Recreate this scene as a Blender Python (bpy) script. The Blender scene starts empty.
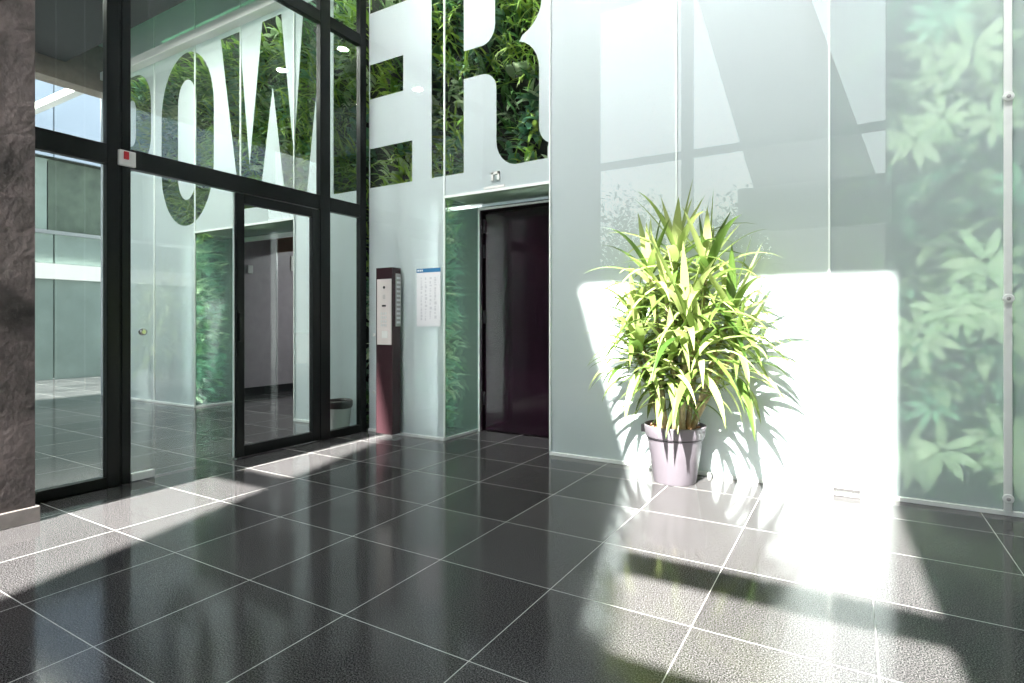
import bpy, bmesh, math, random
from mathutils import Vector, Matrix
random.seed(7)
S = bpy.context.scene
COL = S.collection
R = math.radians

# ------------------------------------------------------------------ helpers
def tag(o, label=None, cat=None, group=None, kind=None):
    if label: o['label'] = label
    if cat: o['category'] = cat
    if group: o['group'] = group
    if kind: o['kind'] = kind
    return o

def link(name, mesh, parent=None):
    o = bpy.data.objects.new(name, mesh)
    COL.objects.link(o)
    if parent: o.parent = parent
    return o

def empty(name, loc=(0, 0, 0), rz=0, parent=None):
    o = bpy.data.objects.new(name, None)
    COL.objects.link(o)
    o.location = loc
    o.rotation_euler.z = rz
    o.empty_display_size = .1
    if parent: o.parent = parent
    return o

class MB:
    """collects shapes into one mesh"""
    def __init__(s): s.bm = bmesh.new()
    def box(s, x0, x1, y0, y1, z0, z1, bev=0, mi=0):
        b = bmesh.new()
        r = bmesh.ops.create_cube(b, size=1)
        for v in b.verts:
            v.co = Vector(((x0+x1)/2 + v.co.x*(x1-x0), (y0+y1)/2 + v.co.y*(y1-y0), (z0+z1)/2 + v.co.z*(z1-z0)))
        if bev: bmesh.ops.bevel(b, geom=b.edges[:], offset=bev, segments=2, profile=.5, affect='EDGES')
        s._add(b, mi); return s
    def _add(s, b, mi=0, smooth=False):
        mp = {}
        for v in b.verts: mp[v] = s.bm.verts.new(v.co)
        for f in b.faces:
            try:
                nf = s.bm.faces.new([mp[v] for v in f.verts]); nf.material_index = mi; nf.smooth = smooth or f.smooth
            except ValueError: pass
        b.free()
    def lathe(s, prof, c=(0, 0, 0), n=40, axis='Z', mi=0, smooth=True):
        """prof: list of (radius, height)"""
        b = bmesh.new(); rings = []
        for r, h in prof:
            ring = []
            for k in range(n):
                a = 2*math.pi*k/n
                p = (r*math.cos(a), r*math.sin(a), h)
                if axis == 'Y': p = (p[0], -p[2], p[1])
                if axis == 'X': p = (p[2], p[0], p[1])
                ring.append(b.verts.new(Vector(p)+Vector(c)))
            rings.append(ring)
        for i in range(len(rings)-1):
            for k in range(n):
                f = b.faces.new((rings[i][k], rings[i][(k+1) % n], rings[i+1][(k+1) % n], rings[i+1][k])); f.smooth = smooth
        if prof[0][0] > 1e-4: b.faces.new(rings[0][::-1])
        if prof[-1][0] > 1e-4: b.faces.new(rings[-1])
        bmesh.ops.remove_doubles(b, verts=b.verts, dist=1e-5)
        s._add(b, mi); return s
    def tube(s, pts, rad, n=8, mi=0):
        b = bmesh.new(); rings = []
        pts = [Vector(p) for p in pts]
        for i, p in enumerate(pts):
            d = (pts[min(i+1, len(pts)-1)]-pts[max(i-1, 0)]).normalized()
            u = d.cross(Vector((.123, .9, .31))).normalized(); w = d.cross(u)
            rr = rad[i] if isinstance(rad, (list, tuple)) else rad
            rings.append([b.verts.new(p+u*rr*math.cos(2*math.pi*k/n)+w*rr*math.sin(2*math.pi*k/n)) for k in range(n)])
        for i in range(len(rings)-1):
            for k in range(n):
                f = b.faces.new((rings[i][k], rings[i][(k+1) % n], rings[i+1][(k+1) % n], rings[i+1][k])); f.smooth = True
        b.faces.new(rings[0][::-1]); b.faces.new(rings[-1])
        s._add(b, mi); return s
    def hexa(s, lo, hi, mi=0):
        """lo, hi: four corner points each"""
        b = bmesh.new()
        a = [b.verts.new(p) for p in lo]; c = [b.verts.new(p) for p in hi]
        b.faces.new(a[::-1]); b.faces.new(c)
        for k in range(4): b.faces.new((a[k], a[(k+1) % 4], c[(k+1) % 4], c[k]))
        s._add(b, mi); return s
    def build(s, name, mats, parent=None):
        me = bpy.data.meshes.new(name)
        bmesh.ops.recalc_face_normals(s.bm, faces=s.bm.faces[:])
        s.bm.to_mesh(me); s.bm.free()
        for m in (mats if isinstance(mats, (list, tuple)) else [mats]): me.materials.append(m)
        return link(name, me, parent)

def plate(name, outer, holes, y0, thick, mat, parent=None):
    """flat sheet in the X-Z plane with holes; outline points are (x, z)"""
    cu = bpy.data.curves.new(name, 'CURVE'); cu.dimensions = '2D'; cu.fill_mode = 'BOTH'; cu.extrude = thick/2
    for poly in [outer]+holes:
        sp = cu.splines.new('POLY'); sp.points.add(len(poly)-1); sp.use_cyclic_u = True
        for p, q in zip(sp.points, poly): p.co = (q[0], q[1], 0, 1)
    tmp = bpy.data.objects.new('tmp', cu); COL.objects.link(tmp)
    dg = bpy.context.evaluated_depsgraph_get()
    me = bpy.data.meshes.new_from_object(tmp.evaluated_get(dg))
    bpy.data.objects.remove(tmp)
    me.transform(Matrix(((1, 0, 0, 0), (0, 0, -1, y0), (0, 1, 0, 0), (0, 0, 0, 1))))
    me.materials.clear(); me.materials.append(mat)
    me.name = name
    return link(name, me, parent)

# ------------------------------------------------------------------ materials
def nt(name):
    m = bpy.data.materials.new(name); m.use_nodes = True
    t = m.node_tree; t.nodes.clear()
    out = t.nodes.new('ShaderNodeOutputMaterial')
    return m, t, out
def N(t, kind, **kw):
    n = t.nodes.new(kind)
    for k, v in kw.items():
        if k in n.inputs: n.inputs[k].default_value = v
        else: setattr(n, k, v)
    return n
def pbr(name, col, rough=.5, metal=0, noise=0, nscale=8, bump=0, bscale=60, spec=.5, coat=0):
    m, t, out = nt(name)
    p = N(t, 'ShaderNodeBsdfPrincipled', Roughness=rough, Metallic=metal)
    p.inputs['Specular IOR Level'].default_value = spec
    p.inputs['Coat Weight'].default_value = coat
    c4 = (*col, 1)
    p.inputs['Base Color'].default_value = c4
    tc = N(t, 'ShaderNodeTexCoord')
    if noise:
        n = N(t, 'ShaderNodeTexNoise', Scale=nscale, Detail=6.0, Roughness=.65)
        t.links.new(tc.outputs['Object'], n.inputs['Vector'])
        r = N(t, 'ShaderNodeMapRange'); r.inputs['From Min'].default_value = .3; r.inputs['From Max'].default_value = .7
        r.inputs['To Min'].default_value = 1-noise; r.inputs['To Max'].default_value = 1+noise
        t.links.new(n.outputs['Fac'], r.inputs['Value'])
        mx = N(t, 'ShaderNodeVectorMath', operation='SCALE')
        mx.inputs[0].default_value = col
        t.links.new(r.outputs['Result'], mx.inputs['Scale'])
        t.links.new(mx.outputs['Vector'], p.inputs['Base Color'])
    if bump:
        n2 = N(t, 'ShaderNodeTexNoise', Scale=bscale, Detail=5.0)
        t.links.new(tc.outputs['Object'], n2.inputs['Vector'])
        b = N(t, 'ShaderNodeBump', Strength=bump, Distance=.01)
        t.links.new(n2.outputs['Fac'], b.inputs['Height']); t.links.new(b.outputs['Normal'], p.inputs['Normal'])
    t.links.new(p.outputs['BSDF'], out.inputs['Surface'])
    return m
def schlick(t, f0, f90=1.0):
    lw = N(t, 'ShaderNodeLayerWeight', Blend=.5)
    pw = N(t, 'ShaderNodeMath', operation='POWER'); pw.inputs[1].default_value = 5
    t.links.new(lw.outputs['Facing'], pw.inputs[0])
    mr = N(t, 'ShaderNodeMapRange'); mr.inputs['To Min'].default_value = f0; mr.inputs['To Max'].default_value = f90
    t.links.new(pw.outputs[0], mr.inputs['Value'])
    return mr.outputs['Result']
def glass(name, tint, f0=.05, rough=0.0):
    m, t, out = nt(name)
    tr = N(t, 'ShaderNodeBsdfTransparent', Color=(*tint, 1))
    gl = N(t, 'ShaderNodeBsdfGlossy', Roughness=rough)
    mx = N(t, 'ShaderNodeMixShader')
    t.links.new(schlick(t, f0), mx.inputs[0]); t.links.new(tr.outputs[0], mx.inputs[1]); t.links.new(gl.outputs[0], mx.inputs[2])
    t.links.new(mx.outputs[0], out.inputs['Surface'])
    return m
def film(name, col, clear=.12, blur=.25, rough=.28, trans=.25, ior=1.18):
    """frosted film: milky scatter with some see-through"""
    m, t, out = nt(name)
    tc = N(t, 'ShaderNodeTexCoord')
    d = N(t, 'ShaderNodeBsdfDiffuse', Color=(*col, 1))
    tl = N(t, 'ShaderNodeBsdfTranslucent', Color=(*col, 1))
    dm = N(t, 'ShaderNodeMixShader', Fac=trans)
    t.links.new(d.outputs[0], dm.inputs[1]); t.links.new(tl.outputs[0], dm.inputs[2])
    tr = N(t, 'ShaderNodeBsdfTransparent', Color=(.96, 1, .985, 1))
    rf = N(t, 'ShaderNodeBsdfRefraction', Color=(.96, 1, .985, 1), Roughness=rough, IOR=ior)
    m1 = N(t, 'ShaderNodeMixShader', Fac=blur/(1-clear))
    t.links.new(dm.outputs[0], m1.inputs[1]); t.links.new(rf.outputs[0], m1.inputs[2])
    m2 = N(t, 'ShaderNodeMixShader', Fac=clear)
    t.links.new(m1.outputs[0], m2.inputs[1]); t.links.new(tr.outputs[0], m2.inputs[2])
    t.links.new(m2.outputs[0], out.inputs['Surface'])
    return m
def leaf_mat(name, c1, c2, trans=.35, rough=.4):
    m, t, out = nt(name)
    g = N(t, 'ShaderNodeNewGeometry')
    rp = N(t, 'ShaderNodeValToRGB')
    rp.color_ramp.elements[0].color = (*c1, 1); rp.color_ramp.elements[1].color = (*c2, 1)
    t.links.new(g.outputs['Random Per Island'], rp.inputs['Fac'])
    p = N(t, 'ShaderNodeBsdfPrincipled', Roughness=rough)
    p.inputs['Specular IOR Level'].default_value = .45
    tl = N(t, 'ShaderNodeBsdfTranslucent')
    mx = N(t, 'ShaderNodeMixShader', Fac=trans)
    t.links.new(rp.outputs['Color'], p.inputs['Base Color']); t.links.new(rp.outputs['Color'], tl.inputs['Color'])
    t.links.new(p.outputs[0], mx.inputs[1]); t.links.new(tl.outputs[0], mx.inputs[2])
    t.links.new(mx.outputs[0], out.inputs['Surface'])
    return m
def emit(name, col, s):
    m, t, out = nt(name)
    e = N(t, 'ShaderNodeEmission', Color=(*col, 1), Strength=s)
    t.links.new(e.outputs[0], out.inputs['Surface'])
    return m

def floor_mat():
    m, t, out = nt('polished_granite')
    tc = N(t, 'ShaderNodeTexCoord')
    sx = N(t, 'ShaderNodeSeparateXYZ'); t.links.new(tc.outputs['Object'], sx.inputs[0])
    def line(sock, off, step):
        a = N(t, 'ShaderNodeMath', operation='SUBTRACT'); a.inputs[1].default_value = off; t.links.new(sock, a.inputs[0])
        b = N(t, 'ShaderNodeMath', operation='DIVIDE'); b.inputs[1].default_value = step; t.links.new(a.outputs[0], b.inputs[0])
        f = N(t, 'ShaderNodeMath', operation='FRACT'); t.links.new(b.outputs[0], f.inputs[0])
        c = N(t, 'ShaderNodeMath', operation='SUBTRACT'); c.inputs[1].default_value = .5; t.links.new(f.outputs[0], c.inputs[0])
        d = N(t, 'ShaderNodeMath', operation='ABSOLUTE'); t.links.new(c.outputs[0], d.inputs[0])
        e = N(t, 'ShaderNodeMath', operation='GREATER_THAN'); e.inputs[1].default_value = .5-.0019/step; t.links.new(d.outputs[0], e.inputs[0])
        fl = N(t, 'ShaderNodeMath', operation='FLOOR'); t.links.new(b.outputs[0], fl.inputs[0])
        return e.outputs[0], fl.outputs[0]
    lx, ix = line(sx.outputs['X'], TX0, TSX); ly, iy = line(sx.outputs['Y'], TY0, TSY)
    gm = N(t, 'ShaderNodeMath', operation='MAXIMUM'); t.links.new(lx, gm.inputs[0]); t.links.new(ly, gm.inputs[1])
    cb = N(t, 'ShaderNodeCombineXYZ'); t.links.new(ix, cb.inputs[0]); t.links.new(iy, cb.inputs[1])
    wn = N(t, 'ShaderNodeTexWhiteNoise'); t.links.new(cb.outputs[0], wn.inputs['Vector'])
    n1 = N(t, 'ShaderNodeTexNoise', Scale=190.0, Detail=3.0, Roughness=.85); t.links.new(tc.outputs['Object'], n1.inputs['Vector'])
    r1 = N(t, 'ShaderNodeValToRGB')
    r1.color_ramp.elements[0].position = .44; r1.color_ramp.elements[0].color = (.005, .005, .0065, 1)
    r1.color_ramp.elements[1].position = .66; r1.color_ramp.elements[1].color = (.21, .20, .207, 1)
    t.links.new(n1.outputs['Fac'], r1.inputs['Fac'])
    n2 = N(t, 'ShaderNodeTexNoise', Scale=2.5, Detail=4.0); t.links.new(tc.outputs['Object'], n2.inputs['Vector'])
    mr = N(t, 'ShaderNodeMapRange'); mr.inputs['To Min'].default_value = .8; mr.inputs['To Max'].default_value = 1.2
    t.links.new(wn.outputs['Value'], mr.inputs['Value'])
    sc = N(t, 'ShaderNodeVectorMath', operation='SCALE'); t.links.new(r1.outputs['Color'], sc.inputs[0]); t.links.new(mr.outputs['Result'], sc.inputs['Scale'])
    mix = N(t, 'ShaderNodeMix', data_type='RGBA'); mix.inputs['B'].default_value = (.5, .5, .49, 1)
    t.links.new(gm.outputs[0], mix.inputs['Factor']); t.links.new(sc.outputs[0], mix.inputs['A'])
    p = N(t, 'ShaderNodeBsdfPrincipled')
    p.inputs['Specular IOR Level'].default_value = .36
    rr = N(t, 'ShaderNodeMapRange'); rr.inputs['To Min'].default_value = .08; rr.inputs['To Max'].default_value = .14
    t.links.new(n2.outputs['Fac'], rr.inputs['Value'])
    rm = N(t, 'ShaderNodeMath', operation='MULTIPLY_ADD'); rm.inputs[1].default_value = .4
    t.links.new(gm.outputs[0], rm.inputs[0]); t.links.new(rr.outputs['Result'], rm.inputs[2])
    t.links.new(rm.outputs[0], p.inputs['Roughness'])
    t.links.new(mix.outputs['Result'], p.inputs['Base Color'])
    t.links.new(p.outputs[0], out.inputs['Surface'])
    return m
TX0, TSX, TY0, TSY = .078, .600, 4.05, .6135

M = dict(
    floor=floor_mat(),
    stone=pbr('dark_plaster', (.072, .058, .058), .55, noise=.8, nscale=3.2, bump=.35, bscale=25),
    plinth=pbr('grey_plinth', (.17, .15, .145), .5, noise=.25, nscale=10),
    frame=pbr('dark_bronze_frame', (.007, .009, .009), .3, metal=.0, spec=.22),
    cove=pbr('cove_paint', (.4, .46, .42), .7),
    white=pbr('white_paint', (.8, .8, .78), .5),
    wallpaint=pbr('grey_wall_paint', (.24, .26, .28), .8, noise=.05),
    ceil=pbr('ceiling_paint', (.30, .30, .30), .9),
    soffit=pbr('charcoal_soffit', (.012, .012, .014), .6),
    fascia=pbr('brown_fascia', (.22, .17, .135), .5, noise=.2),
    film=film('frosted_film', (.85, .90, .925), clear=.09, blur=.17, trans=.18),
    film_side=film('tinted_niche_film', (.44, .68, .62), clear=.55, blur=.20, rough=.06, trans=.15),
    film_lid=film('pale_green_lid_film', (.58, .70, .62), clear=.35, blur=.2, rough=.08, trans=.35),
    film_right=film('clearer_film_copy', (.80, .86, .89), clear=.15, blur=.36, rough=.055, trans=.06, ior=1.12),  # clearer copy of the film, imitating the weaker reflection at the right
    pane=glass('float_glass', (.90, .955, .94), .038),
    wallglass=glass('wall_glass', (.975, .988, .986), .04),
    facadeglass=glass('facade_glass', (.97, .985, .98), .04),
    satin=pbr('satin_white_aluminium', (.72, .75, .74), .35),
    alu=pbr('brushed_aluminium', (.75, .76, .76), .3, metal=.9),
    seam=pbr('silicone_seam', (.88, .93, .91), .35),
    steel=pbr('polished_steel', (.7, .7, .7), .15, metal=1),
    backing=pbr('cavity_backing', (.018, .026, .018), .9),
    doorpurple=pbr('aubergine_door_enamel', (.017, .006, .013), .12, spec=.6),
    post=pbr('aubergine_post_enamel', (.035, .016, .02), .22, spec=.5),
    panel=pbr('silver_intercom_plate', (.74, .68, .66), .35, metal=.15),
    black=pbr('black_plastic', (.01, .01, .012), .35),
    label=pbr('grey_label', (.33, .33, .33), .5),
    paper=pbr('notice_paper', (.82, .83, .86), .6),
    blue=pbr('notice_header_blue', (.03, .17, .36), .5),
    ink=pbr('pale_print', (.66, .67, .71), .7),
    red=pbr('red_button', (.5, .01, .02), .3),
    pot=pbr('lilac_grey_plastic', (.135, .120, .142), .38, noise=.04),
    potgroove=pbr('pot_groove', (.028, .024, .03), .5),
    soil=pbr('bark_mulch', (.22, .11, .06), .9, noise=.6, nscale=40),
    cane=pbr('cane_bark', (.30, .25, .15), .8, noise=.3, nscale=30),
    passage=pbr('mauve_panel', (.42, .37, .40), .35, noise=.08),
    concrete=pbr('concrete', (.36, .35, .34), .8, noise=.15, nscale=4),
    paving=pbr('pale_paving', (.62, .61, .59), .8, noise=.1),
    bluepanel=pbr('pale_blue_cladding', (.42, .49, .60), .25),
    mintpanel=pbr('mint_glass_cladding', (.26, .33, .305), .12, noise=.12, nscale=1.6),
    darkgreen=pbr('green_recess', (.09, .12, .095), .3, noise=.3, nscale=4),
    bin=glass('bin_plastic', (.8, .85, .82), .12, .2),
    bag=pbr('black_bin_bag', (.012, .012, .012), .3, bump=.4, bscale=20),
    bark=pbr('tree_bark', (.1, .08, .06), .9, noise=.3),
    facade_frame=pbr('facade_frame_grey', (.36, .39, .41), .4),
)
L = dict(
    strap=leaf_mat('strap_leaf_green', (.13, .29, .035), (.36, .52, .09)),
    broad=leaf_mat('broad_leaf_teal', (.06, .20, .11), (.22, .44, .27), .25, .3),
    dark=leaf_mat('dark_fern_green', (.03, .10, .035), (.13, .28, .08)),
    pale=leaf_mat('pale_leaf_green', (.30, .44, .24), (.55, .66, .42), .3),
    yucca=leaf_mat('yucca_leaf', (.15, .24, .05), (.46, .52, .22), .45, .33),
    yucca_dark=leaf_mat('yucca_dark_leaf', (.05, .11, .02), (.17, .25, .06), .38, .35),  # darker green, given to single leaves at random
    tree=leaf_mat('tree_leaf', (.03, .07, .018), (.08, .14, .04), .2),
)

# ------------------------------------------------------------------ camera
cam = bpy.data.cameras.new('camera'); co = bpy.data.objects.new('camera', cam); COL.objects.link(co)
co.location = (0, 0, 1.154); co.rotation_euler = (R(90), 0, math.atan2(.512, .860))
cam.sensor_width = 36; cam.lens = 570/1024*36; cam.shift_y = -.018; cam.clip_start = .02; cam.clip_end = 300
S.camera = co

# ------------------------------------------------------------------ key dimensions
YW = 4.46           # face of the frosted glass wall
XG = -4.50          # entrance glazing
YF = -1.90          # window facade behind the viewer
ZC = 8.2
N1 = (-3.43, -2.27)  # door niche
N2 = (-7.69, -5.65)  # passage opening in the vestibule
ZN = 2.385

# ------------------------------------------------------------------ setting: floor, ceilings, plain walls
f = MB().box(-14.2, 4.6, YF, 9.2, -.12, 0).build('floor', M['floor']); tag(f, 'dark polished speckled granite floor tiles with pale joints', 'floor', kind='structure')
g = MB().box(-60, 60, -60, YF-.3, -.2, -.03).build('ground', M['paving']); tag(g, 'pale paved forecourt outside the tall window', 'ground', kind='structure')
c = MB().box(XG-.1, 4.6, YF-.3, 5.2, ZC, ZC+.2).build('ceiling', M['ceil']); tag(c, 'white lobby ceiling high above the glass wall', 'ceiling', kind='structure')
w = MB().box(.55, 4.6, YF-.3, YF, -.03, ZC).build('wall_south', M['wallpaint']); tag(w, 'plain grey wall beside the tall window', 'wall', kind='structure')
h = MB().box(XG-.1, .55, YF-.08, YF, 7.46, ZC).build('wall_header', M['wallpaint']); tag(h, 'grey wall band over the tall window', 'wall', kind='structure')
e = empty('wall_pier'); tag(e, 'dark brown plastered pier left of the entrance glazing', 'wall', kind='structure')
MB().box(XG-.3, -4.08, -1.2, 1.43, .09, ZC).build('pier_body', M['stone'], e)
MB().box(XG-.3, -4.062, -1.22, 1.45, 0, .09, .004).build('plinth', M['plinth'], e)
for nm, z0, z1 in (('wall_east', 0, ZC),):
    o = MB().box(4.5, 4.7, YF, YW+.5, z0, z1).build(nm, M['wallpaint']); tag(o, 'grey wall strip at the far right end of the lobby', 'wall', kind='structure')
w = MB().box(XG-.08, XG+.08, 1.43, YW, 5.0, ZC).build('wall_west', M['wallpaint']); tag(w, 'grey wall above the entrance glazing', 'wall', kind='structure')

# solid wall behind the planted cavity, with the two openings cut out
YB = 4.86
outer = [(-10.2, 0), (N2[0]-.46, 0), (N2[0]-.46, ZN+.02), (N2[1]+.02, ZN+.02), (N2[1]+.02, 0), (N1[0]-.46, 0), (N1[0]-.46, ZN+.02), (N1[1]+.02, ZN+.02), (N1[1]+.02, 0), (4.6, 0), (4.6, ZC), (-10.2, ZC)]
o = plate('wall_backing', outer, [], YB+.05, .1, M['backing']); tag(o, 'dark green backing wall carrying the living wall', 'wall', kind='structure')

for x in (N1[0], N2[0]):
    o = MB().box(x-.54, x-.46, YB, YW+.72, 0, ZN+.02).box(x-.54, x-.02, YW+.66, YW+.74, 0, ZN+.02).build('wall_pocket', M['backing']); tag(o, 'dark wall of the planting pocket beside the opening', 'wall', kind='structure')

# ------------------------------------------------------------------ lettering outlines cut out of the frosted film (x, z)
def arc(cx, cz, rx, rz, a0, a1, n=10):
    return [(cx+rx*math.cos(R(a0+(a1-a0)*k/n)), cz+rz*math.sin(R(a0+(a1-a0)*k/n))) for k in range(n+1)]
def stadium(x0, x1, z0, z1, ry):
    cx, rx = (x0+x1)/2, (x1-x0)/2
    return arc(cx, z1-ry, rx, ry, 0, 180, 20)+arc(cx, z0+ry, rx, ry, 180, 360, 20)
ZT, ZB = 4.88, 2.60
let_P = [(-10.0, ZB), (-9.57, ZB), (-9.57, 3.45)]+arc(-9.25, 3.92, .42, .47, -90, 0, 8)+arc(-9.25, 4.41, .42, .47, 0, 90, 8)+[(-10.0, ZT)]
hol_P = [(-9.57, 3.83), (-9.36, 3.83)]+arc(-9.36, 4.0, .10, .17, -90, 0, 4)+arc(-9.36, 4.36, .10, .16, 0, 90, 4)+[(-9.57, 4.52)]
let_O = stadium(-8.55, -7.27, 2.50, 4.90, .82)
hol_O = stadium(-8.12, -7.68, 2.86, 4.52, .34)
let_W = [(-7.12, ZT), (-6.72, ZT), (-6.51, 3.15), (-6.26, ZT), (-5.90, ZT), (-5.67, 3.15), (-5.50, ZT), (-5.13, ZT), (-5.45, ZB), (-5.82, ZB), (-6.06, 4.02), (-6.32, ZB), (-6.70, ZB)]
let_E = [(-5.0, ZB), (-3.85, ZB), (-3.85, 3.02), (-4.52, 3.02), (-4.52, 3.55), (-3.97, 3.55), (-3.97, 3.92), (-4.52, 3.92), (-4.52, 4.47), (-3.87, 4.47), (-3.87, ZT), (-5.0, ZT)]
let_R = ([(-3.60, ZB), (-3.205, ZB), (-3.205, 3.50), (-3.02, 3.50)]+arc(-2.99, 3.34, .155, .16, 90, 0, 6)+[(-2.835, 2.93)]
         + arc(-2.60, 2.84, .235, .24, 180, 262, 6)+[(-2.30, 2.61), (-2.30, 2.70)]+arc(-2.22, 2.90, .165, .17, 245, 180, 5)
         + [(-2.385, 3.40)]+arc(-2.66, 3.42, .275, .30, 0, 75, 6)+arc(-2.66, 4.04, .30, .30, -70, 0, 6)+arc(-2.68, 4.52, .32, .36, 0, 90, 8)+[(-3.60, ZT)])
hol_R = [(-3.205, 3.77), (-3.02, 3.77)]+arc(-3.0, 3.94, .15, .17, -90, 0, 6)+arc(-3.0, 4.36, .15, .15, 0, 90, 6)+[(-3.205, 4.51)]

# frosted film on the back of the glass: lobby part and vestibule part
wn = empty('wall_north'); tag(wn, 'frosted glass wall with clear giant letters POWER over planting', 'wall', kind='structure')
FY, FT = YW+.018, .004
def clip(poly, x, keep_right):
    out = []
    for i in range(len(poly)):
        a, b = poly[i], poly[(i+1) % len(poly)]
        ia, ib = (a[0] >= x) == keep_right, (b[0] >= x) == keep_right
        if ia: out.append(a)
        if ia != ib:
            k = (x-a[0])/(b[0]-a[0]); out.append((x, a[1]+(b[1]-a[1])*k))
    return out
ol = [(XG+.05, .02), (N1[0], .02), (N1[0], ZN), (N1[1], ZN), (N1[1], .02), (-.13, .02), (-.13, ZC-.02), (XG+.05, ZC-.02)]
arms = [[(XG+.06, a), (x, a), (x, b), (XG+.06, b)] for x, a, b in ((-3.85, ZB, 3.02), (-3.97, 3.55, 3.92), (-3.87, 4.47, ZT))]
plate('frosted_film', ol, arms+[let_R], FY, FT, M['film'], wn)
plate('frosted_film', [(-.13, .02), (4.5, .02), (4.5, ZC-.02), (-.13, ZC-.02)], [], FY, FT, M['film_right'], wn)
plate('frosted_film', hol_R, [], FY, FT, M['film'], wn)
ov = [(-10.2, .02), (N2[0], .02), (N2[0], ZN), (N2[1], ZN), (N2[1], .02), (XG-.05, .02), (XG-.05, 7.4), (-10.2, 7.4)]
stem = [(-5.0, ZB), (XG-.06, ZB), (XG-.06, ZT), (-5.0, ZT)]
plate('frosted_film', ov, [let_P, let_O, let_W, stem], FY, FT, M['film'], wn)
plate('frosted_film', hol_P, [], FY, FT, M['film'], wn); plate('frosted_film', hol_O, [], FY, FT, M['film'], wn)

# glass panels in front of the film, with pale silicone seams
seams = [-10.2, -9.75, -8.72, N2[0], -6.68, N2[1], XG-.05]
seams2 = [XG+.05, N1[0], N1[1], -1.17, -.13, .80, 1.85, 2.9, 4.5]
for ss, zt in ((seams, 7.4), (seams2, ZC-.02)):
    for a, b in zip(ss[:-1], ss[1:]):
        zb = ZN if (abs(a-N1[0]) < .01 or N2[0]-.01 <= a < N2[1]-.01) else .03
        MB().box(a+.004, b-.004, YW, YW+.012, zb, zt).build('glass_panel', M['wallglass'], wn)
    for x in ss[1:-1]:
        zb = ZN if abs(x+6.68) < .01 else .03
        MB().box(x-.006, x+.006, YW-.002, YW+.014, zb, zt).build('seam', M['seam'], wn)
# niche returns and lids
for x0, x1, nm in ((N1[0], N1[1], 1), (N2[0], N2[1], 2)):
    MB().box(x0-.006, x0+.006, YW+.012, YW+.64, .03, ZN).build('niche_return', M['film_side'], wn)
    MB().box(x0-.007, x0+.009, YW-.004, YW+.01, .03, ZN).build('seam', M['seam'], wn)
    MB().box(x1-.006, x1+.006, YW+.012, YW+.64, .03, ZN).build('niche_return', M['film_side'], wn)
    MB().box(x0, x1, YW+.012, YW+.64, ZN, ZN+.012).build('niche_lid', M['film_lid'], wn)
    MB().box(x0-.006, x1+.006, YW-.006, YW+.012, ZN-.008, ZN+.016).build('seam', M['seam'], wn)
# base channel of the glass wall
for x0, x1 in ((-10.2, N2[0]), (N2[1], XG-.06), (XG+.06, N1[0]), (N1[1], 4.5)):
    o = MB().box(x0, x1, YW-.012, YW+.03, 0, .028, .003).build('trim_1', M['satin']); tag(o, 'pale aluminium channel along the foot of the glass wall', 'trim', kind='structure')
for x in (N1[0]-.012, N2[0]-.012):
    o = MB().box(x, x+.022, YW, YW+.63, 0, .028, .003).build('trim_2', M['satin']); tag(o, 'pale aluminium channel along the foot of the niche side', 'trim', kind='structure')

# ------------------------------------------------------------------ niche door
d = empty('door_1'); tag(d, 'dark aubergine enamelled steel door set back in the glass wall niche', 'door', kind='structure')
yd = YW+.64
fr = MB().box(N1[0]+.01, N1[0]+.05, yd-.05, yd+.06, 0, ZN).box(N1[1]-.03, N1[1], yd-.05, yd+.06, 0, ZN).box(N1[0]+.01, N1[1], yd-.05, yd+.06, ZN-.04, ZN)
fr.build('door_frame', M['doorpurple'], d)
MB().box(N1[0]+.008, N1[0]+.026, yd-.062, yd-.05, 0, ZN-.01).box(N1[0]+.008, N1[1], yd-.062, yd-.05, ZN-.03, ZN-.01).build('edge_trim', M['satin'], d)
MB().box(N1[0]+.07, N1[1]-.03, yd-.01, yd+.03, .012, ZN-.07, .003).build('door_leaf', M['doorpurple'], d)
for z in (.28, 1.15, 1.85, 2.12):
    MB().lathe([(.012, 0), (.012, .14)], (N1[0]+.06, yd-.02, z), 12).build('hinge', M['black'], d)
o = MB().box(N1[0]-.02, N1[1]+.02, yd+.06, yd+.16, 0, ZN+.1).build('wall_niche', M['backing']); tag(o, 'dark wall closing the niche behind the door', 'wall', kind='structure')

# ------------------------------------------------------------------ passage behind the vestibule opening
yp = YW+.64
for nm, b in (('wall_passage_left', (-8.4, -8.3, yp, 9.1, 0, 2.7)), ('wall_passage_right', (-5.2, -5.1, yp, 9.1, 0, 2.7)), ('wall_passage_end', (-8.4, -5.1, 9.0, 9.1, 0, 2.7))):
    o = MB().box(*b).build(nm, M['passage']); tag(o, 'smooth mauve grey panelled wall inside the passage', 'wall', kind='structure')
o = MB().box(-8.4, -5.1, yp, 9.1, 2.7, 2.8).build('ceiling_passage', M['ceil']); tag(o, 'white ceiling inside the passage', 'ceiling', kind='structure')
o = MB().box(-8.3, -8.285, yp, 9, 0, .12).build('baseboard_passage', M['black']); tag(o, 'black skirting along the mauve passage wall', 'baseboard', kind='structure')
for y in (6.2, 7.5):
    o = MB().box(-8.3, -8.29, y, y+.012, .12, 2.7).build('trim_passage', M['alu']); tag(o, 'thin pale joint strip on the mauve passage wall', 'trim', kind='structure')
o = MB().box(N2[0]-.01, N2[0]+.05, yp-.02, yp+.03, 0, ZN).box(N2[0]-.01, N2[1], yp-.02, yp+.03, ZN-.06, ZN).build('trim_opening', M['alu']); tag(o, 'pale metal lining round the passage opening', 'trim', kind='structure')
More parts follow.
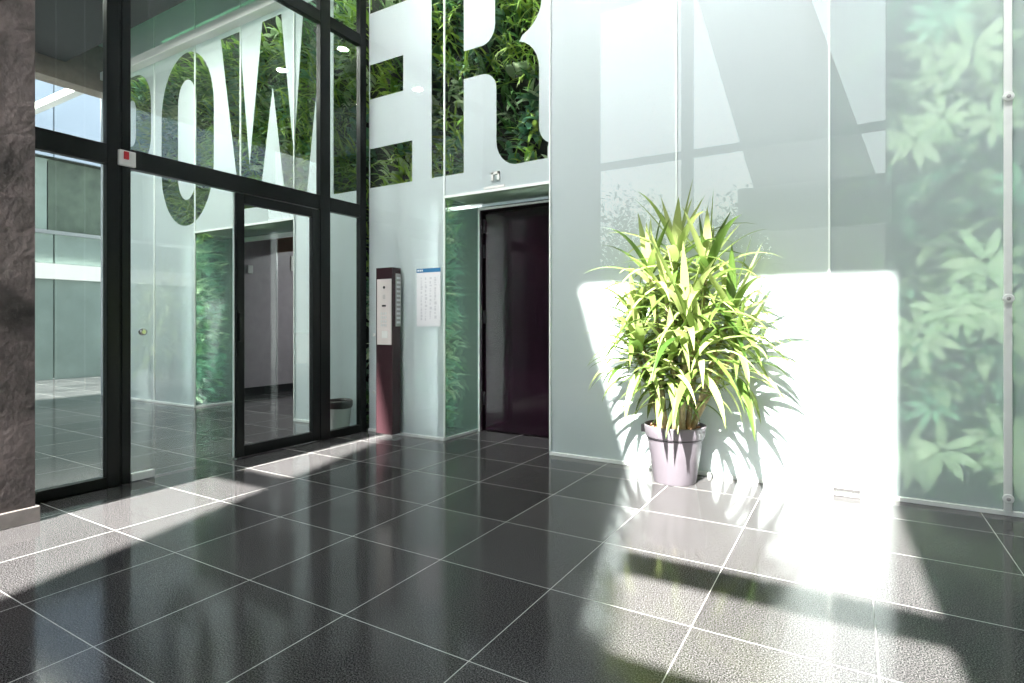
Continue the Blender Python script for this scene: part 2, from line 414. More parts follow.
o = MB().box(-8.3, -5.2, 6.2, 6.25, 2.34, 2.7).build('trim_fascia', pbr('beige_fascia', (.42, .28, .2), .6)); tag(o, 'beige bulkhead crossing the passage ceiling', 'trim', kind='structure')
s = empty('wall_sign', (-8.29, 6.48, 2.05)); tag(s, 'small white square sign high on the mauve passage wall', 'sign')
MB().box(0, .012, 0, .24, 0, .26, .003).build('plate', M['white'], s)
MB().lathe([(.07, 0), (.07, .004)], (.012, .12, .15), 20, 'X').build('symbol', pbr('sign_rose', (.6, .35, .33), .5), s)
o = MB().box(-8.29, -8.27, 5.66, 5.75, 1.95, 2.08, .004).build('light_switch', M['white']); tag(o, 'white wall switch near the edge of the mauve passage wall', 'switch')

# ------------------------------------------------------------------ vestibule and court seen through the entrance glazing
v = MB().box(-10.0, XG-.08, 0.2, 3.85, 5.0, 5.4).build('ceiling_soffit', M['soffit']); tag(v, 'dark charcoal soffit above the vestibule', 'ceiling', kind='structure')
v = MB().box(-10.25, -9.95, -1.9, YW-.01, 4.72, 5.42).build('trim_fascia_beam', M['fascia']); tag(v, 'brown fascia beam along the edge of the soffit', 'trim', kind='structure')
v = MB().box(-13.9, XG-.08, YW-.16, YW-.03, 4.90, 5.02, .01).build('trim_beam', M['white']); tag(v, 'long white beam along the top of the vestibule glass wall', 'trim', kind='structure')
v = MB().box(-10.2, XG-.08, 3.75, YW+.5, 6.3, 6.4).box(-10.2, XG-.08, 3.75, 3.85, 5.4, 6.3).box(-10.25, -10.15, 3.75, YW, 5.4, 6.3).build('added_cove', M['cove']); tag(v, 'unseen green tinted cove added to shade the vestibule glass wall', 'ceiling', kind='structure')  # cove added out of view to keep sky light off the glass
li = bpy.data.lights.new('green_cove_fill', 'AREA'); li.shape = 'RECTANGLE'; li.size = 4; li.size_y = .05; li.energy = 3; li.color = (.3, 1, .5)  # green light added to tint the glass above the beam
lo = bpy.data.objects.new('green_cove_fill', li); COL.objects.link(lo); lo.location = (-7.6, 3.9, 5.7); lo.rotation_euler = (R(110), 0, 0)
v = MB().box(-10.2, XG-.3, -.1, .2, 0, 5.0).build('wall_vestibule', M['wallpaint']); tag(v, 'grey wall closing the near end of the vestibule', 'wall', kind='structure')
v = MB().box(-10.3, -10.2, YW, 9.2, 0, ZC).build('wall_return', M['wallpaint']); tag(v, 'grey side wall past the end of the lettering', 'wall', kind='structure')
wf = empty('wall_court'); tag(wf, 'panelled facade in pale blue and mint across the court', 'wall', kind='structure')
XC = -14.0
for k in range(13):
    y = -1.5+k*1.12
    for nm, z0, z1, mt in (('mint_panel', 0, 2.05, 'mintpanel'), ('balustrade_panel', 2.36, 3.0, 'mintpanel'), ('blue_panel', 4.55, 8.2, 'bluepanel')):
        MB().box(XC-.05, XC, y+.012, y+1.108, z0, z1).build(nm, M[mt], wf)
    MB().box(XC-.35, XC-.3, y+.012, y+1.108, 3.0, 4.55).build('recess_panel', M['darkgreen' if k % 3 == 0 else 'mintpanel'], wf)
MB().box(XC-.05, XC+.1, -1.5, 13, 2.05, 2.36).build('white_band', M['white'], wf)
MB().box(XC-.03, XC+.05, -1.5, 13, 2.97, 3.04).build('handrail', M['alu'], wf)
MB().box(XC-.5, XC-.4, -1.5, 13, 0, 8.2).build('back_panel', M['backing'], wf)

# recessed ceiling lights in the soffit
DL = [(-7.4, 3.3), (-6.1, 3.3), (-7.4, 1.7), (-6.1, 1.7)]
glow = emit('lamp_glow', (1, .93, .82), 14)
for i, (x, y) in enumerate(DL):
    t = empty('ceiling_light', (x, y, 5.0)); tag(t, 'round recessed downlight in the dark vestibule soffit', 'ceiling light', 'soffit downlights')
    MB().lathe([(.095, 0), (.095, -.012), (.07, -.014), (.07, -.001)], (0, 0, 0), 24).build('trim_ring', M['white'], t)
    MB().lathe([(.068, -.001), (.068, -.006)], (0, 0, 0), 24).build('diffuser', glow, t)
    li = bpy.data.lights.new('downlight', 'AREA'); li.shape = 'DISK'; li.size = .14; li.energy = 105; li.color = (1, .95, .88)
    lo = bpy.data.objects.new('downlight', li); COL.objects.link(lo); lo.location = (x, y, 4.975)
li = bpy.data.lights.new('passage_lamp', 'AREA'); li.shape = 'RECTANGLE'; li.size = 1.2; li.size_y = .6; li.energy = 60
lo = bpy.data.objects.new('passage_lamp', li); COL.objects.link(lo); lo.location = (-6.8, 7.4, 2.66)
# ------------------------------------------------------------------ entrance glazing
wg = empty('window_1'); tag(wg, 'tall dark framed entrance glazing between the pier and the letter wall', 'window', kind='structure')
fx0, fx1 = XG-.035, XG+.03
MB().box(fx0, fx1, 1.975, 2.055, 0, 5.0, .006).box(fx0, fx1, 2.068, 2.13, 0, 5.0, .006).box(fx0+.01, fx1-.01, 2.04, 2.08, 0, 5).build('mullion', M['frame'], wg)
MB().box(fx0, fx1, 3.84, 3.965, 0, 5.0, .006).build('mullion', M['frame'], wg)
MB().box(fx0, fx1, 4.37, YW-.004, 0, 5.0, .006).build('jamb', M['frame'], wg)
MB().box(fx0, fx1, 1.43, 1.975, 0, .075, .005).build('bottom_rail', M['frame'], wg)
MB().box(fx0, fx1, 3.965, 4.37, 0, .075, .005).build('bottom_rail', M['frame'], wg)
for y0, y1 in ((1.43, 1.975), (2.13, 3.84), (3.965, 4.37)):
    MB().box(fx0, fx1, y0, y1, 2.27, 2.41, .006).build('transom', M['frame'], wg)
    MB().box(fx0, fx1, y0, y1, 4.10, 4.22, .006).build('transom', M['frame'], wg)
    for z0, z1 in ((2.41, 4.10), (4.22, 5.0)):
        MB().box(XG-.006, XG+.006, y0, y1, z0, z1).build('glass_pane', M['pane'], wg)
for y0, y1 in ((1.43, 1.975), (3.965, 4.37)):
    MB().box(XG-.006, XG+.006, y0, y1, .075, 2.27).build('glass_pane', M['pane'], wg)
dd = empty('door_2'); tag(dd, 'dark framed glass door leaf in the entrance glazing', 'door', kind='structure')
y0, y1 = 2.955, 3.835
MB().box(fx0+.006, fx1-.004, y0, y0+.075, .008, 2.262, .005).build('stile', M['frame'], dd)
MB().box(fx0+.006, fx1-.004, y1-.085, y1, .008, 2.262, .005).build('stile', M['frame'], dd)
MB().box(fx0+.006, fx1-.004, y0+.075, y1-.085, 2.18, 2.262, .005).build('top_rail', M['frame'], dd)
MB().box(fx0+.006, fx1-.004, y0+.075, y1-.085, .008, .10, .005).build('bottom_rail', M['frame'], dd)
MB().box(XG-.006, XG+.006, y0+.07, y1-.08, .09, 2.19).build('glass_pane', M['pane'], dd)
MB().box(fx1-.01, fx1+.018, y0+.015, y0+.05, 1.0, 1.24, .004).build('handle', M['frame'], dd)
MB().lathe([(.03, 0), (.03, .02), (.022, .03)], (XG-.03, y1-.14, .03), 16).build('door_stop', M['steel'], dd)
dd = empty('door_3'); tag(dd, 'frameless clear glass door leaf left of the framed leaf', 'door', kind='structure')
MB().box(XG-.006, XG+.006, 2.14, 2.94, .012, 2.262).build('glass_pane', M['pane'], dd)
MB().box(XG-.007, XG+.007, 2.94, 2.948, .012, 2.262).build('glass_edge', M['seam'], dd)
MB().box(XG-.02, XG+.02, 2.14, 2.30, .006, .06, .004).build('patch_fitting', M['satin'], dd)
MB().lathe([(.012, 0), (.012, .03), (.026, .035), (.026, .055), (.014, .06)], (XG+.006, 2.20, 1.09), 18, 'X').build('knob', M['steel'], dd)

t = empty('call_point', (fx1, 2.095, 2.33)); tag(t, 'white emergency button box with red centre on the dark mullion', 'emergency button')
MB().box(0, .03, -.055, .055, -.055, .055, .006).build('housing', M['white'], t)
MB().box(.028, .042, -.028, .004, -.01, .045, .004).build('button', M['red'], t)

# waste bin behind the glazing
t = empty('waste_bin', (-4.70, 4.29, 0)); tag(t, 'pale translucent waste bin with black bag behind the right glazing pane', 'bin')
MB().lathe([(.095, .0), (.10, .01), (.128, .31), (.132, .315), (.125, .312), (.096, .012)], (0, 0, 0), 32).build('bucket', pbr('bin_white', (.7, .74, .72), .4), t)
MB().lathe([(.127, .25), (.137, .27), (.139, .32), (.131, .335), (.122, .31), (.10, .22)], (0, 0, 0), 32).build('bin_bag', M['bag'], t)

# ------------------------------------------------------------------ intercom post
t = empty('intercom_post', (-4.07, 4.365, 0)); tag(t, 'slim dark aubergine intercom post with silver panel beside the glass wall', 'intercom')
hw, hd = .112, .063
MB().box(-hw, hw, -hd, hd, .03, 1.716, .004).build('body', M['post'], t)
MB().box(-hw-.004, hw+.004, -hd-.004, hd+.004, 0, .032, .003).build('base_plate', M['steel'], t)
pn = MB().box(-hw+.02, hw-.012, -hd-.006, -hd+.002, .935, 1.60, .002).build('panel', M['panel'], t)
MB().lathe([(.014, 0), (.014, .004), (.009, .005)], (0.005, -hd-.006, 1.515), 18, 'Y').build('camera_lens', M['black'], pn)
MB().box(-.022, .03, -hd-.009, -hd-.004, 1.32, 1.338).build('slot', M['black'], pn)
for k in range(5):
    MB().box(-.012+.0*k, .022, -hd-.0075, -hd-.005, 1.435-.009*k, 1.438-.009*k).build('speaker_slit', M['label'], pn)
for r_ in range(4):
    for c_ in range(3):
        MB().box(-.04+.03*c_, -.02+.03*c_, -hd-.009, -hd-.005, 1.24-.04*r_, 1.262-.04*r_, .002).build('key', M['alu'], pn)
MB().box(-.025, .055, -hd-.009, -hd-.005, 1.0, 1.075, .003).build('card_reader', M['white'], pn)
sl = MB().box(hw-.002, hw+.006, -hd+.045, hd-.006, 1.12, 1.655, .002).build('name_plate', M['label'], t)
for k in range(11):
    MB().box(hw+.005, hw+.0075, -hd+.055, hd-.016, 1.15+.045*k, 1.172+.045*k).build('name_strip', M['ink'], sl)

# ------------------------------------------------------------------ notice
t = empty('notice_poster', (-3.622, YW, 1.41)); tag(t, 'white printed notice with blue header taped to the glass wall', 'notice')
MB().box(-.152, .152, -.004, -.001, -.29, .29).build('sheet', M['paper'], t)
MB().box(-.152, .152, -.006, -.0035, .25, .29).build('header', M['blue'], t)
MB().box(-.14, -.115, -.0075, -.0055, .262, .280).box(-.108, -.092, -.0075, -.0055, .262, .280).box(-.086, -.07, -.0075, -.0055, .262, .280).build('heading_text', M['paper'], t)
for i, x in enumerate((-.10, -.045, .015, .075)):
    pt = MB()
    z = .20
    while z > -.22:
        hgt = random.uniform(.008, .03); pt.box(x, x+random.uniform(.012, .03), -.0055, -.0035, z-hgt, z); z -= hgt+random.uniform(.004, .02)
    pt.build('print_column', M['ink'], t)

# ------------------------------------------------------------------ n-shaped white fixtures above the two openings
for x, lb in ((-2.83, 'white bracket mark shaped like n on the glass above the dark niche door'), (-6.72, 'white bracket mark shaped like n on the glass above the passage opening')):
    t = empty('door_sensor', (x, YW, ZN+.04)); tag(t, lb, 'sensor')
    MB().box(-.045, -.02, -.012, 0, .05, .13).box(.022, .045, -.012, 0, .05, .13).box(-.045, .045, -.012, 0, .105, .13).build('bracket', M['white'], t)
    MB().box(-.13, .10, -.010, 0, -.02, .0).build('bar', M['white'], t)

# ------------------------------------------------------------------ right hand metal profile with round fixings, base clamp
t = MB().box(.785, .825, YW-.02, YW-.003, .03, ZC-.03, .004).build('trim_3', M['satin']); tag(t, 'vertical aluminium profile near the right end of the glass wall', 'trim', kind='structure')
for z, lb in ((2.505, 'round steel glass fixing at the top of the aluminium profile'), (1.30, 'round steel glass fixing halfway up the aluminium profile'), (.105, 'round steel glass fixing at the foot of the aluminium profile'), (3.70, 'round steel glass fixing above the view on the profile')):
    if z > 3: continue
    o = empty('glass_fixing', (.805, YW-.02, z)); tag(o, lb, 'glass fixing', 'round fixings on the aluminium profile')
    MB().lathe([(.028, 0), (.028, .008), (.024, .012)], (0, 0, 0), 24, 'Y').build('disc', M['satin'], o)
    MB().lathe([(.011, .011), (.011, .016), (.006, .017)], (0, 0, 0), 12, 'Y').build('screw', M['label'], o)
t = empty('glass_clamp', (-.02, YW-.012, 0)); tag(t, 'small bright steel clamp at the foot of the glass wall', 'clamp')
MB().box(-.085, .075, -.03, 0, 0, .05, .004).build('jaw', M['steel'], t)
MB().box(-.085, .075, -.075, -.03, 0, .012, .003).build('foot', M['steel'], t)
for z, x in ((1.03, -4.36), (.42, -4.36)):
    o = MB().lathe([(.018, 0), (.018, .006), (.013, .01)], (x, YW, z), 18, 'Y').build('glass_stud', M['satin'])
    tag(o, 'small round steel stud on the glass behind the intercom post, ' + ('upper' if z > 1 else 'lower') + ' one', 'glass stud')

# ------------------------------------------------------------------ leaves
def leaf(V, F, p, d, up, ln, wd, droop, kind='strap', seg=5, clampf=None, fold=.25):
    """adds one leaf (island) to vertex / face lists"""
    d = d.normalized(); pos = Vector(p); b = len(V); st = ln/seg
    for i in range(seg+1):
        tt = i/seg
        side = d.cross(up)
        if side.length < 1e-3: side = Vector((1, 0, 0))
        side.normalize(); nrm = side.cross(d)
        if kind == 'strap': w_ = wd*min(1, .45+tt*3)*max(0.03, (1-tt**2.2))
        elif kind == 'ovate': w_ = wd*max(.04, math.sin(math.pi*min(1, tt*.93+.07))**.8)
        else: w_ = wd*max(.03, math.sin(math.pi*(tt*.9+.1)))
        for q in (-1, 0, 1):
            c_ = pos+side*(w_*.5*q)+nrm*(abs(q)*w_*fold)
            if clampf: c_ = clampf(c_)
            V.append(c_)
        pos = pos+d*st
        d = (d+Vector((0, 0, -1))*droop/seg*(.4+1.2*tt)).normalized()
    for i in range(seg):
        a = b+i*3
        F.append((a, a+1, a+4, a+3)); F.append((a+1, a+2, a+5, a+4))

def leaf_object(name, VF, mats, parent=None):
    V, F, MI = [], [], []
    for mi, (v, f_) in enumerate(VF):
        o_ = len(V); V += v; F += [tuple(i+o_ for i in q) for q in f_]; MI += [mi]*len(f_)
    me = bpy.data.meshes.new(name); me.from_pydata([tuple(v) for v in V], [], F)
    for m in mats: me.materials.append(m)
    me.polygons.foreach_set('material_index', MI); me.polygons.foreach_set('use_smooth', [True]*len(F))
    return link(name, me, parent)

rnd = random.uniform
KINDS = [  # shape, mat index, length, width, droop, count, shape
    ('strap', 0, (.34, .52), (.022, .036), 1.8, 26), ('ovate', 1, (.15, .26), (.07, .12), .7, 24), ('strap', 2, (.26, .42), (.016, .028), 1.3, 32), ('strap', 0, (.3, .46), (.02, .034), 1.5, 28),
    ('ovate', 3, (.16, .28), (.05, .085), .8, 20), ('lance', 2, (.2, .34), (.035, .06), .8, 28), ('ovate', 1, (.11, .18), (.055, .085), .6, 34), ('lance', 0, (.24, .36), (.035, .055), 1.1, 26)]
def plant_patch(VF, c_, n_out, tan, cl, dens=1.0, kinds=None):
    k = random.choice(kinds or KINDS)
    v, f_ = VF[k[1]]
    for _ in range(int(k[5]*dens)):
        off = tan*rnd(-.2, .2)+Vector((0, 0, rnd(-.2, .2)))
        d_ = n_out*rnd(.35, 1)+tan*rnd(-.8, .8)+Vector((0, 0, rnd(-.5, .9)))
        leaf(v, f_, c_+off, d_, Vector((0, 0, 1))+n_out*.5+tan*rnd(-.5, .5), rnd(*k[2]), rnd(*k[3]), k[4]*rnd(.6, 1.3), k[0], 4, cl)
def in_niche(x, z):
    for a, b in (N1, N2):
        if a-.48 < x < b+.15 and z < ZN+.17: return True
    return False
FM = [L['strap'], L['broad'], L['dark'], L['pale']]
def wall_section(name, x0, x1, z1, label, dens, kinds=None, root=YB-.04, rosettes=0):
    VF = [([], []) for _ in range(4)]
    def cl(q):
        return Vector((max(x0+.012, min(q.x, x1-.012)), max(YW+.026, min(q.y, YB-.002)), q.z))
    x = x0+.13
    while x < x1-.05:
        z = .15
        while z < z1:
            if not in_niche(x, z):
                def cl2(q, x=x, z=z):
                    q = cl(q)
                    for a, b in (N1, N2):
                        if a-.02 < q.x < b+.02 and q.z < ZN+.03:
                            if z > ZN+.1: q = Vector((q.x, q.y, ZN+.03))
                            elif x <= a: q = Vector((min(q.x, a-.47), q.y, q.z))
                            else: q = Vector((b+.02, q.y, q.z))
                    if q.z < .02: q.z = .02
                    return q
                plant_patch(VF, Vector((x+rnd(-.05, .05), root, z+rnd(-.05, .05))), Vector((0, -1, 0)), Vector((1, 0, 0)), cl2, dens, kinds)
            z += .27
        x += .27
    if rosettes:
        for _ in range(rosettes):
            c_ = Vector((rnd(x0+.1, x1-.2), YW+rnd(.15, .24), rnd(.25, z1-.1)))
            n_ = random.randint(7, 10); a0 = rnd(0, 6.28); ln = rnd(.13, .23); mi = random.choice((1, 3, 3, 3)); v, f_ = VF[mi]
            for k in range(n_):
                a = a0+6.283*k/n_+rnd(-.15, .15)
                d_ = Vector((math.cos(a), -.12, math.sin(a)*.85-.15))
                leaf(v, f_, c_+d_*.02, d_, Vector((0, -1, 0)), ln*rnd(.8, 1.15), ln*.30, .35, 'ovate', 4, cl, .12)
    o = leaf_object(name, VF, FM); tag(o, label, 'living wall', kind='stuff')
for a, lb in ((N1[0], 'green planting behind the glass side of the dark door niche'), (N2[0], 'green planting behind the glass side of the passage opening')):
    VF = [([], []) for _ in range(4)]
    z = .15
    while z < ZN-.05:
        for y in (YW+.14, YW+.34, YW+.52):
            plant_patch(VF, Vector((a-.40, y, z)), Vector((1, 0, 0)), Vector((0, 1, 0)), lambda q, a=a: Vector((max(a-.45, min(q.x, a-.03)), max(YW+.04, min(q.y, YW+.63)), min(ZN-.02, max(.02, q.z)))), .6, [KINDS[1], KINDS[4], KINDS[6], KINDS[5], KINDS[4]])
        z += .24
    o = leaf_object('living_wall_foliage', VF, FM); tag(o, lb, 'living wall', kind='stuff')
    li = bpy.data.lights.new('cavity_fill', 'AREA'); li.shape = 'RECTANGLE'; li.size = .02; li.size_y = 2.2; li.energy = 38  # added strip light that brightens the niche planting
    lo = bpy.data.objects.new('cavity_fill', li); COL.objects.link(lo); lo.location = (a-.05, YW+.075, 1.2); lo.rotation_euler = (R(90), 0, R(58))
def add_cavity_fill(x0, x1, z, en, up=False):  # added light at the cavity top, brightens the plants in the letters
    li = bpy.data.lights.new('cavity_fill', 'AREA'); li.shape = 'RECTANGLE'; li.size = x1-x0; li.size_y = .08; li.energy = en; li.color = (1, .98, .92)
    lo = bpy.data.objects.new('cavity_fill', li); COL.objects.link(lo); lo.location = ((x0+x1)/2, YW+.09, z); lo.rotation_euler = (R(155) if up else R(25), 0, 0)
for x, en in ((.22, 16), (.42, 16), (.62, 16), (.805, 16), (1.05, 16), (1.3, 16), (1.6, 16)):  # added strips behind the film that lift the plants at the right
    li = bpy.data.lights.new('cavity_fill', 'AREA'); li.shape = 'RECTANGLE'; li.size = .03; li.size_y = 4.3; li.energy = en
    lo = bpy.data.objects.new('cavity_fill', li); COL.objects.link(lo); lo.location = (x, YW+.04, 2.25); lo.rotation_euler = (R(90), 0, 0)
add_cavity_fill(-9.9, XG-.2, 5.05, 42); add_cavity_fill(XG+.1, N1[1], 5.15, 65)
wall_section('living_wall_foliage', -10.1, XG-.15, 5.0, 'dense green living wall behind the letters P O W beyond the glazing', 1)
wall_section('living_wall_foliage', XG-.0, N1[1], 5.0, 'dense green living wall behind the letter R and the niche side', 1)
wall_section('living_wall_foliage', N1[1], .2, 4.2, 'dim living wall behind the frosted glass at the potted plant', .7, None, YB-.04, 30)
wall_section('living_wall_foliage', .2, 2.6, 4.2, 'soft green living wall behind the frosted glass at far right', .8, [KINDS[1], KINDS[4], KINDS[4], KINDS[6], KINDS[5], ('ovate', 3, (.24, .36), (.07, .11), .9, 10), ('ovate', 1, (.22, .34), (.09, .14), .9, 10), ('ovate', 3, (.2, .3), (.06, .09), .9, 14)], YW+.38, 52)

# ------------------------------------------------------------------ potted yucca
pl = empty('potted_plant', (-1.11, 4.19, 0)); tag(pl, 'tall bright green strap leaved plant in a lilac grey pot by the frosted wall', 'potted plant')
pot = MB().lathe([(.145, 0), (.15, .006), (.197, .325), (.199, .33)], (0, 0, 0), 48).lathe([(.206, .33), (.209, .335), (.220, .408), (.220, .415), (.208, .415), (.200, .36), (.19, .33)], (0, 0, 0), 48)
pot = pot.build('pot', M['pot'], pl)
MB().lathe([(.197, .318), (.2035, .320), (.2035, .332), (.197, .334)], (0, 0, 0), 48).build('groove', M['potgroove'], pot)
MB().box(-.245, -.205, -.03, .03, .34, .40, .008).build('lug', M['pot'], pot)
sm = MB(); sm.lathe([(.198, .36), (.19, .372), (.1, .385), (.0001, .39)], (0, 0, 0), 32)
so = sm.build('soil', M['soil'], pl)
chips = MB()
for _ in range(150):
    a, r_ = rnd(0, 6.283), .19*math.sqrt(rnd(0, 1)); s_ = rnd(.008, .018)
    x, y = r_*math.cos(a), r_*math.sin(a); z = .378+rnd(0, .012)
    chips.hexa([Vector((x+dx*s_, y+dy*s_*.6, z+rnd(-.004, .004))) for dx, dy in ((-1, -1), (1, -.7), (.9, 1), (-.8, .8))], [Vector((x+dx*s_*.8, y+dy*s_*.5, z+.008+rnd(0, .006))) for dx, dy in ((-1, -1), (1, -.7), (.9, 1), (-.8, .8))])
o = chips.build('bark_chips', M['soil'], so); o['kind'] = 'stuff'

PW = Vector(pl.location)
def clampw(q):   # keeps leaves in front of the glass and above the floor
    return Vector((q.x, min(q.y, YW-PW.y-.012), q.z))
# canes: base offset, crown point (x, y, z), number of leaves, leaf length
random.seed(21)
CANES = [((.02, .02), (.02, -.03, 1.68), 30, (.38, .56)), ((-.07, -.02), (-.17, -.06, 1.54), 30, (.34, .50)), ((.09, .0), (.24, -.05, 1.54), 32, (.40, .58)),
         ((-.10, .05), (-.28, -.04, 1.24), 28, (.30, .42)), ((.05, -.08), (.12, -.16, 1.24), 34, (.44, .62)), ((.11, .04), (.40, -.05, 1.24), 34, (.38, .54)),
         ((-.05, -.1), (-.20, -.18, 1.02), 30, (.36, .46)), ((.02, -.10), (.22, -.20, 1.04), 32, (.40, .52)), ((-.02, .04), (-.03, -.12, 1.34), 28, (.40, .54)),
         ((.08, -.06), (.02, -.20, .94), 26, (.36, .46)), ((.10, .02), (.44, -.09, .98), 26, (.36, .46)), ((-.03, -.1), (-.05, -.17, .82), 18, (.26, .34)), ((.08, -.09), (.12, -.16, .82), 18, (.26, .36)), ((-.09, .0), (-.28, -.10, .98), 22, (.26, .36))]
for i, (b0, cr, n, ll) in enumerate(CANES):
    b0 = Vector((b0[0], b0[1], .36)); cr = Vector(cr)
    mid = (b0+cr)*.5+Vector((rnd(-.03, .03), rnd(-.03, .0), .08))
    pts = [b0.lerp(mid, k/4) for k in range(4)]+[mid.lerp(cr, k/4) for k in range(5)]
    cn = MB().tube(pts, [.021-.0008*k for k in range(9)], 10).build('cane', M['cane'], pl)
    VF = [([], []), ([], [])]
    for k in range(n):
        tt = k/n
        a = k*2.39996+rnd(-.3, .3)
        elev = 1.35-1.75*tt**.8+rnd(-.18, .18)
        d_ = Vector((math.cos(a)*math.cos(elev), math.sin(a)*math.cos(elev)*.72, math.sin(elev)))
        base = cr+Vector((0, 0, .06-.30*tt))+Vector((d_.x, d_.y, 0))*.015
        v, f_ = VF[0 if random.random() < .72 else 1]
        leaf(v, f_, base, d_, Vector((0, 0, 1)) if abs(d_.z) < .9 else Vector((d_.x, d_.y, .2)), rnd(*ll)*1.12*(1-.2*(tt < .2)), rnd(.046, .074), (rnd(.15, .4) if tt < .22 else rnd(.5, 1.4)+1.2*tt), 'strap', 8, clampw, .16)
    lc = leaf_object('leaf_crown', VF, [L['yucca'], L['yucca_dark']], pl)

# ------------------------------------------------------------------ window facade behind the viewer and the world outside it
ws = empty('window_2'); tag(ws, 'tall sunlit facade window mirrored in the frosted wall', 'window', kind='structure')
MB().box(-2.76, -2.56, YF-.2, YF-.05, 0, 7.46).build('mullion', M['facade_frame'], ws)
MB().box(XG, .55, YF-.17, YF-.05, 4.27, 4.40).build('transom', M['facade_frame'], ws)
MB().box(-1.75, .55, YF-.2, YF-.02, 2.76, 3.55).build('door_head', M['white'], ws)
MB().box(XG, XG+.06, YF-.2, YF-.05, 0, 7.46).build('frame_side', M['facade_frame'], ws)
MB().box(.475, .55, YF-.2, YF-.05, 0, 7.46).build('frame_side', M['facade_frame'], ws)
for x0, x1 in ((XG+.06, -2.76), (-2.56, .475)):
    MB().box(x0, x1, YF-.13, YF-.12, 4.40, 7.46).build('glass_pane', M['facadeglass'], ws)
    MB().box(x0, x1, YF-.13, YF-.12, 0.0, 4.27).build('glass_pane', M['facadeglass'], ws)
# leaning concrete column outside
def colx(z, right): return (-.65-.30*(z-8.2)) if right else (-3.05-.265*(z-8.2))
yc0, yc1 = -6.8, -6.1
t = MB().hexa([Vector((colx(-.03, 0), yc0, -.03)), Vector((colx(-.03, 1), yc0, -.03)), Vector((colx(-.03, 1), yc1, -.03)), Vector((colx(-.03, 0), yc1, -.03))],
              [Vector((colx(14, 0), yc0, 14)), Vector((colx(14, 1), yc0, 14)), Vector((colx(14, 1), yc1, 14)), Vector((colx(14, 0), yc1, 14))]).build('leaning_column', M['concrete'])
tag(t, 'broad leaning concrete column mirrored in the frosted glass', 'column')

def tree(x, y, hgt, rad, n, label, seed):
    random.seed(seed)
    t = empty('tree', (x, y, -.03)); tag(t, label, 'tree', 'trees outside the window')
    tk = MB().tube([(0, 0, 0), (.1, .05, hgt*.3), (.0, .1, hgt*.65)], [.22, .16, .07], 10)
    for k in range(6):
        a = k*1.05; tk.tube([(0.05, .05, hgt*(.3+.05*k)), (rad*.6*math.cos(a), rad*.6*math.sin(a), hgt*(.5+.07*k))], [.09, .03], 7)
    tk.build('trunk', M['bark'], t)
    v, f_ = [], []
    for k in range(n):
        cc = Vector((random.gauss(0, .42), random.gauss(0, .42), random.gauss(0, .38)))
        if cc.length > 1: cc = cc.normalized()*random.uniform(.7, 1)
        p = Vector((cc.x*rad, cc.y*rad, hgt*.62+cc.z*hgt*.38))
        leaf(v, f_, p, Vector((rnd(-1, 1), rnd(-1, 1), rnd(-.6, .8))), Vector((rnd(-.4, .4), rnd(-.4, .4), 1)), rnd(.2, .38), rnd(.1, .18), .5, 'ovate', 2)
    leaf_object('crown', [(v, f_)], [L['tree']], t)
tree(-9.2, -18, 8.0, 2.5, 1500, 'airy tree mirrored faintly left of the potted plant top', 3)
tree(-3.9, -18, 7.6, 2.2, 1300, 'second airy tree mirrored behind the potted plant', 4)
tree(-12.2, -25, 6.4, 2.7, 2000, 'dense low tree mirrored at the left edge of the window', 5)
tree(-6.4, -25, 6.6, 2.7, 2000, 'dense low tree mirrored between the two airy trees', 9)
tree(-.6, -25, 6.4, 2.7, 2000, 'dense low tree mirrored behind the leaning column', 6)
tree(5.2, -25, 6.6, 2.7, 2000, 'dense low tree mirrored right of the leaning column', 8)
o = MB().box(-40, 30, -34, -30, -.03, 5.2).build('wall_outside', M['concrete']); tag(o, 'low pale building across the forecourt', 'building', kind='structure')

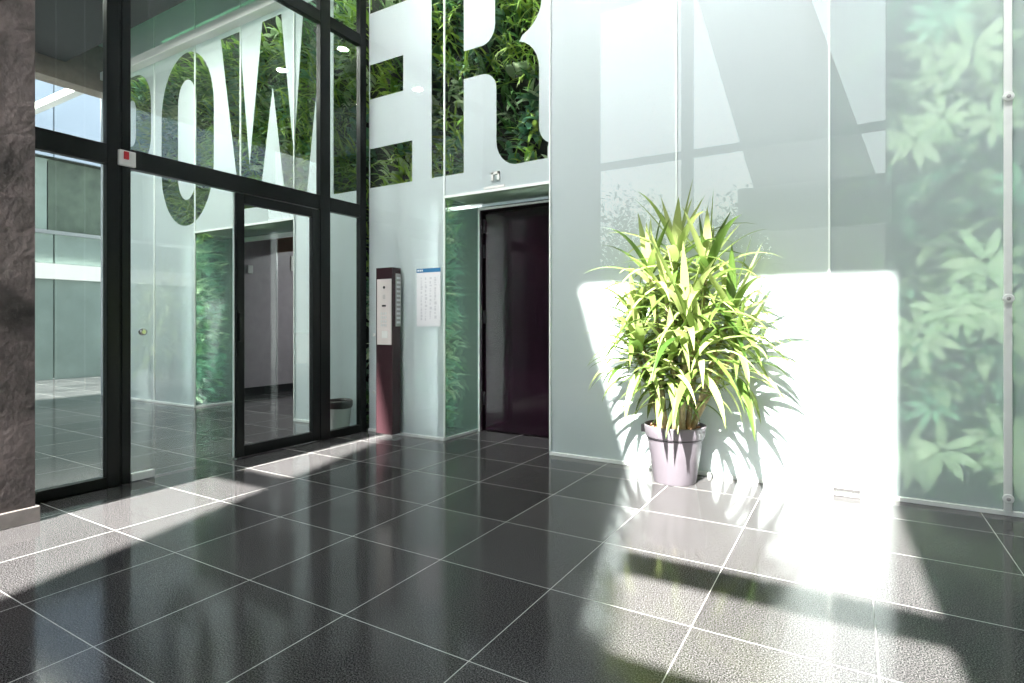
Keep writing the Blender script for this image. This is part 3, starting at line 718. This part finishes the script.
# ------------------------------------------------------------------ light
for x in (-3.2, -1.2, .8, 2.8):  # two rows of ceiling lights added to lift the shaded glass wall
    li = bpy.data.lights.new('low_wall_fill', 'AREA'); li.shape = 'RECTANGLE'; li.size = 1.6; li.size_y = .1; li.energy = 40; li.color = (1, .99, .97); li.spread = R(38)
    lo = bpy.data.objects.new('low_wall_fill', li); COL.objects.link(lo); lo.location = (x, 2.3, ZC-.03); lo.rotation_euler = (R(28), 0, 0)
    li = bpy.data.lights.new('wall_fill', 'AREA'); li.shape = 'RECTANGLE'; li.size = 1.6; li.size_y = .15; li.energy = 48; li.color = (1, .99, .97); li.spread = R(62)
    lo = bpy.data.objects.new('wall_fill', li); COL.objects.link(lo); lo.location = (x, 1.9, ZC-.03); lo.rotation_euler = (R(46), 0, 0)
sun = bpy.data.lights.new('sun', 'SUN'); sun.energy = 74; sun.angle = R(.6); sun.color = (1, .955, .88)
so_ = bpy.data.objects.new('sun', sun); COL.objects.link(so_); so_.location = (0, -20, 20)
so_.rotation_euler = Vector((-.037, 1, -.93)).to_track_quat('-Z', 'Y').to_euler()
wd = bpy.data.worlds.new('sky'); S.world = wd; wd.use_nodes = True
t = wd.node_tree; t.nodes.clear()
out = t.nodes.new('ShaderNodeOutputWorld'); bg = N(t, 'ShaderNodeBackground', Strength=6.0)
tc = N(t, 'ShaderNodeTexCoord'); sx = N(t, 'ShaderNodeSeparateXYZ'); t.links.new(tc.outputs['Generated'], sx.inputs[0])
rp = N(t, 'ShaderNodeValToRGB')
rp.color_ramp.elements[0].position = 0; rp.color_ramp.elements[0].color = (1, .99, .97, 1)
rp.color_ramp.elements[1].position = .72; rp.color_ramp.elements[1].color = (.13, .18, .26, 1)
el = rp.color_ramp.elements.new(.42); el.color = (.88, .92, .97, 1)
t.links.new(sx.outputs['Z'], rp.inputs['Fac']); t.links.new(rp.outputs['Color'], bg.inputs['Color']); t.links.new(bg.outputs[0], out.inputs['Surface'])

vs = S.view_settings; vs.view_transform = 'Standard'; vs.look = 'None'; vs.gamma = 1; vs.use_curve_mapping = False; vs.exposure = -.46
S.display_settings.display_device = 'sRGB'
cy = S.cycles
cy.use_denoising = True; cy.max_bounces = 14; cy.transparent_max_bounces = 24; cy.diffuse_bounces = 5; cy.glossy_bounces = 6; cy.transmission_bounces = 10
cy.sample_clamp_indirect = 8; cy.blur_glossy = .3
